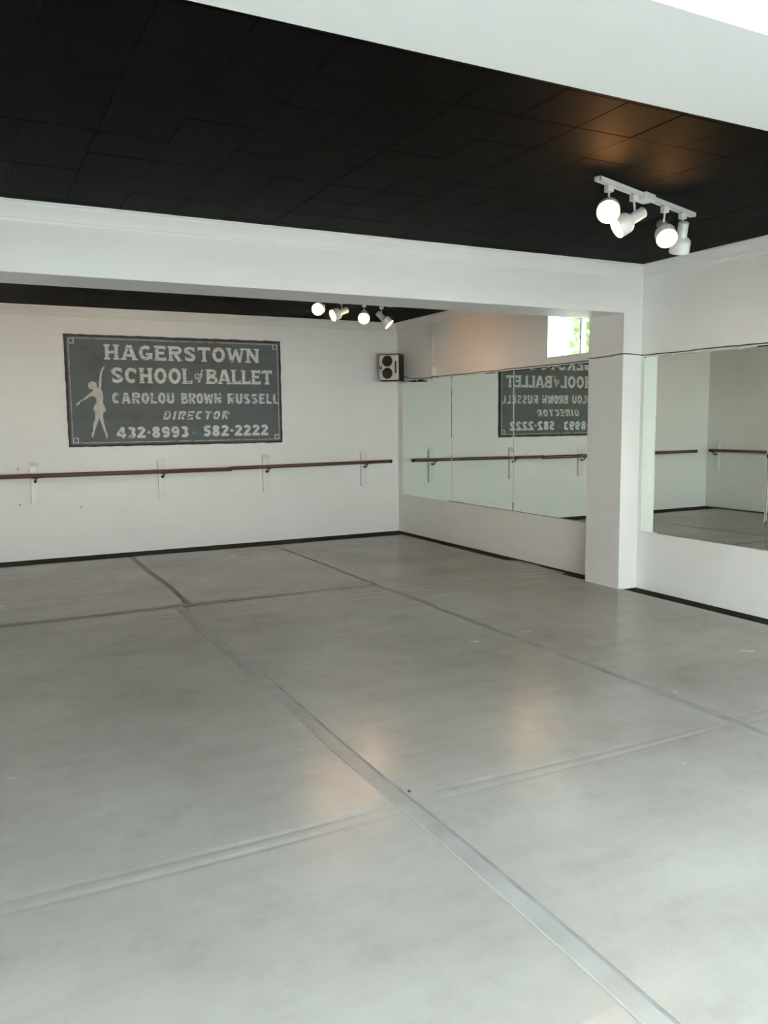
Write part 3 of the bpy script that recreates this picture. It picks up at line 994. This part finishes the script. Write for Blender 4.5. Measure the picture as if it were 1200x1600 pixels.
# ------------------------------------------------------------------ track lights
def head(parent, ppos, d, adapter, zt, watts):
    """one lamp head hanging from the track; everything in world space, then parented"""
    d = V(d).normalized()
    p = V(ppos)
    base = V(parent.location)
    loc = p - base
    h = empty('lamp_head', loc)
    h.parent = parent
    MB().box((adapter[0] - p.x - .020, adapter[1] - p.y - .017, zt - .036 - p.z), (adapter[0] - p.x + .020, adapter[1] - p.y + .017, zt - p.z)).build('adapter', M['white_metal'], h, .004)
    a0 = V((adapter[0] - p.x, adapter[1] - p.y, zt - .034 - p.z))
    MB().tube([a0, a0.lerp(V((0, 0, .02)), .6), V((0, 0, .022))], .006, 8).build('stem', M['white_metal'], h)
    # can: neck, shoulder, cylinder, open mouth with inner wall
    prof = [(-.062, .004), (-.062, .024), (-.056, .030), (.020, .031), (.026, .034), (.040, .050), (.050, .057), (.058, .059), (.118, .060), (.120, .058), (.118, .0565), (.062, .0545), (.060, .004)]
    MB().lathe(prof, (0, 0, 0), d, 32, caps=False).build('can', M['white_metal'], h)
    # rounded reflector bulb filling the mouth
    bp = [(.066, .050), (.090, .0535), (.104, .052), (.111, .046), (.116, .035), (.119, .020), (.120, .001)]
    MB().lathe(bp, (0, 0, 0), d, 28).build('bulb', M['bulb'], h)
    ld = bpy.data.lights.new('lamp_beam', 'SPOT')
    ld.energy = watts
    ld.color = (1, .78, .55)
    ld.spot_size = math.radians(80)
    ld.spot_blend = .9
    ld.shadow_soft_size = .05
    lo = bpy.data.objects.new('lamp_beam', ld)
    C.objects.link(lo)
    lo.parent = h
    lo.location = d * .16
    lo.rotation_euler = (-d).to_track_quat('Z', 'Y').to_euler()
    return h

def track_light(t0, t1, box, heads, label, watts):
    a, b = V(t0), V(t1)
    root = empty('track_light', ((a.x + b.x) / 2, (a.y + b.y) / 2, ZC))
    tag(root, label, 'track light', 'ceiling track lights')
    c = V(root.location)
    ang = math.atan2(b.y - a.y, b.x - a.x)
    L = (b - a).length
    zt = ZC - .024
    m = MB()
    # open channel: web and two lips
    m.box((-L / 2, -.018, -.006), (L / 2, .018, -.001))
    m.box((-L / 2, -.018, -.024), (L / 2, -.010, -.006))
    m.box((-L / 2, .010, -.024), (L / 2, .018, -.006))
    m.box((-L / 2, -.018, -.024), (-L / 2 + .012, .018, -.001))
    m.box((L / 2 - .012, -.018, -.024), (L / 2, .018, -.001))
    o = m.build('track', M['white_metal'], root)
    o.rotation_euler = (0, 0, ang)
    bx = V(box) - c
    o = MB().box((-.055, -.040, -.040), (.055, .040, -.0005)).build('feed_box', M['white_metal'], root, .005)
    o.location = (bx.x, bx.y, 0)
    o.rotation_euler = (0, 0, ang)
    for adp, pp, d in heads:
        head(root, pp, d, adp, zt, watts)
    return root
def cdir(r, u, f):
    return CR * r + CU * u + CF * f
def on_track(a, b, s):
    return (a[0] + (b[0] - a[0]) * s, a[1] + (b[1] - a[1]) * s)
a, b = (2.987, 3.364, ZC), (4.052, 3.704, ZC)
def heads_for(a, b, dirs):
    out = []
    for s, off, d in dirs:
        ad = on_track(a, b, s)
        out.append((ad, (ad[0] + off[0], ad[1] + off[1], ZC + off[2]), d))
    return out
track_light(a, b, on_track(a, b, .45) + (ZC,), heads_for(a, b, [
    (.105, (-.005, -.005, -.135), cdir(-.24, -.526, -.81)),
    (.345, (.008, .000, -.142), cdir(-.85, -.51, -.03)),
    (.668, (-.004, .004, -.148), cdir(-.06, -.714, -.68)),
    (.872, (.0, .0, -.136), cdir(.035, -.82, .54))]),
    'white four-lamp track light on the black ceiling near the pillar', 7)
a2, b2 = (3.10, 7.57, ZC), (4.20, 7.92, ZC)
track_light(a2, b2, on_track(a2, b2, .45) + (ZC,), heads_for(a2, b2, [
    (.11, (.01, -.01, -.120), cdir(-.18, -.38, -.90)),
    (.365, (.010, .0, -.135), cdir(-.80, -.42, -.40)),
    (.64, (.0, .0, -.135), cdir(-.01, -.57, -.82)),
    (.86, (.0, .0, -.140), cdir(.71, -.71, -.04))]),
    'smaller-looking white four-lamp track light in the back bay, half behind the beam', 5)

a3, b3 = (.10, 6.28, ZC), (1.21, 6.28, ZC)  # unseen extra track, added to lift the light on the back wall
track_light(a3, b3, on_track(a3, b3, .45) + (ZC,), heads_for(a3, b3, [
    (.11, (.0, .0, -.125), (.25, .95, -.12)),
    (.365, (.0, .0, -.125), (.45, .88, -.10)),
    (.64, (.0, .0, -.125), (.62, .78, -.12)),
    (.89, (.0, .0, -.125), (.75, .66, -.12))]),
    'unseen four-lamp track light added behind the beam to brighten the sign wall', .7)

# ------------------------------------------------------------------ loudspeaker in the corner
spk = empty('loudspeaker', (4.86, 9.20, 1.935))
spk.rotation_euler = (0, 0, math.radians(-46))
tag(spk, 'black boxy loudspeaker with silver front mounted in the back corner', 'speaker')
SWd, SHt, SDp = .262, .335, .20
body = MB().box((-SWd / 2, -.085, 0), (SWd / 2, -.085 + SDp, SHt)).build('cabinet', M['black'], spk, .008)
fr = MB().box((-SWd / 2 + .006, -.097, .012), (SWd / 2 - .006, -.083, SHt - .012)).build('front_panel', M['silver'], spk, .006)
for z in (.095, .245):
    MB().lathe([(0, .073), (.0055, .0725), (.007, .068)], (-.018, -.0965, z), (0, -1, 0), 32, caps=False).build('cone_ring', M['silver'], fr)
    MB().lathe([(.001, .068), (.007, .068), (.008, .064), (.0035, .046), (.003, .026), (.0065, .021), (.0085, .012), (.0092, .0005)], (-.018, -.0965, z), (0, -1, 0), 32, caps=False).build('cone', M['cone'], fr)
MB().lathe([(0, .030), (.008, .030), (.010, .026)], (-SWd / 2 + .026, -.0965, SHt / 2), (0, -1, 0), 24).build('knob_ring', M['silver'], fr)
MB().lathe([(0, .022), (.011, .022), (.012, .018)], (-SWd / 2 + .026, -.0965, SHt / 2), (0, -1, 0), 24).build('knob', M['black'], fr)
MB().lathe([(0, .008), (.0135, .008), (.014, .005)], (-SWd / 2 + .026, -.0965, SHt / 2), (0, -1, 0), 12).build('knob_dot', M['silver'], fr)
MB().box((.078, -.0985, .095), (.100, -.0955, .245)).build('port_slot', M['black'], fr, .001)
for s in (-1, 1):
    MB().prism([V((-SWd / 2 + .024, -.0985, SHt / 2 + s * .034)), V((-SWd / 2 + .036, -.0985, SHt / 2 + s * .034)), V((-SWd / 2 + .027, -.0985, SHt / 2 + s * .085))], (0, 0, 0), (0, .003, 0)).build('grille_notch', M['black'], fr)
MB().box((-.05, .110, .10), (.05, .128, .24)).box((-.02, .120, .14), (.02, .235, .19)).build('mounting_bracket', M['black'], spk)

# cable sagging from the speaker along the mirror tops and round the pillar
pts = [(5.055, 9.24, 2.00), (5.058, 9.14, 1.982), (5.0605, 9.02, 1.962), (5.0605, 8.85, 1.957)]
rnd = random.Random(3)
y = 8.85
while y > 5.62:
    y -= .17
    pts.append((5.0605, y, 1.957 + rnd.uniform(-.004, .004)))
pts += [(5.055, 5.585, 1.965), (5.02, 5.564, 1.968), (4.93, 5.560, 1.966), (4.875, 5.558, 1.962), (4.8625, 5.545, 1.958), (4.8625, 5.44, 1.955), (4.8625, 5.30, 1.958), (4.8625, 5.18, 1.966), (4.8625, 5.138, 1.966), (4.868, 5.131, 1.966), (4.93, 5.1305, 1.967), (5.03, 5.1305, 1.962), (5.057, 5.128, 1.958), (5.0585, 5.10, 1.957)]
y = 5.10
while y > 2.4:
    y -= .2
    pts.append((5.0605, y, 1.957 + rnd.uniform(-.003, .003)))
cb = MB().tube(pts, .0042, 6).build('speaker_cable', M['wire'], origin=(5.055, 9.24, 2.0))
tag(cb, 'thin dark cable running along the mirror tops and around the pillar', 'cable')

# conduit with outlet box on the right wall
ot = empty('outlet_conduit', (XR, 8.50, 1.972))
tag(ot, 'white conduit dropping to an outlet box above the mirrors', 'conduit')
MB().tube([(-.012, .0, .095), (-.012, .0, .61)], .011, 12).build('pipe', M['white_plastic'], ot)
for z in (.25, .5):
    MB().box((-.026, -.018, z), (-.0005, .018, z + .016)).build('pipe_strap', M['white_plastic'], ot, .003)
ob = MB().box((-.052, -.055, 0), (-.0005, .030, .105)).build('outlet_box', M['white_plastic'], ot, .004)
MB().box((-.056, -.050, .005), (-.052, .025, .100)).build('cover_plate', M['white_plastic'], ob, .002)
for z in (.032, .072):
    MB().lathe([(0, .014), (.003, .014), (.004, .012)], (-.056, -.0125, z), (-1, 0, 0), 14).build('socket', M['trim'], ob)
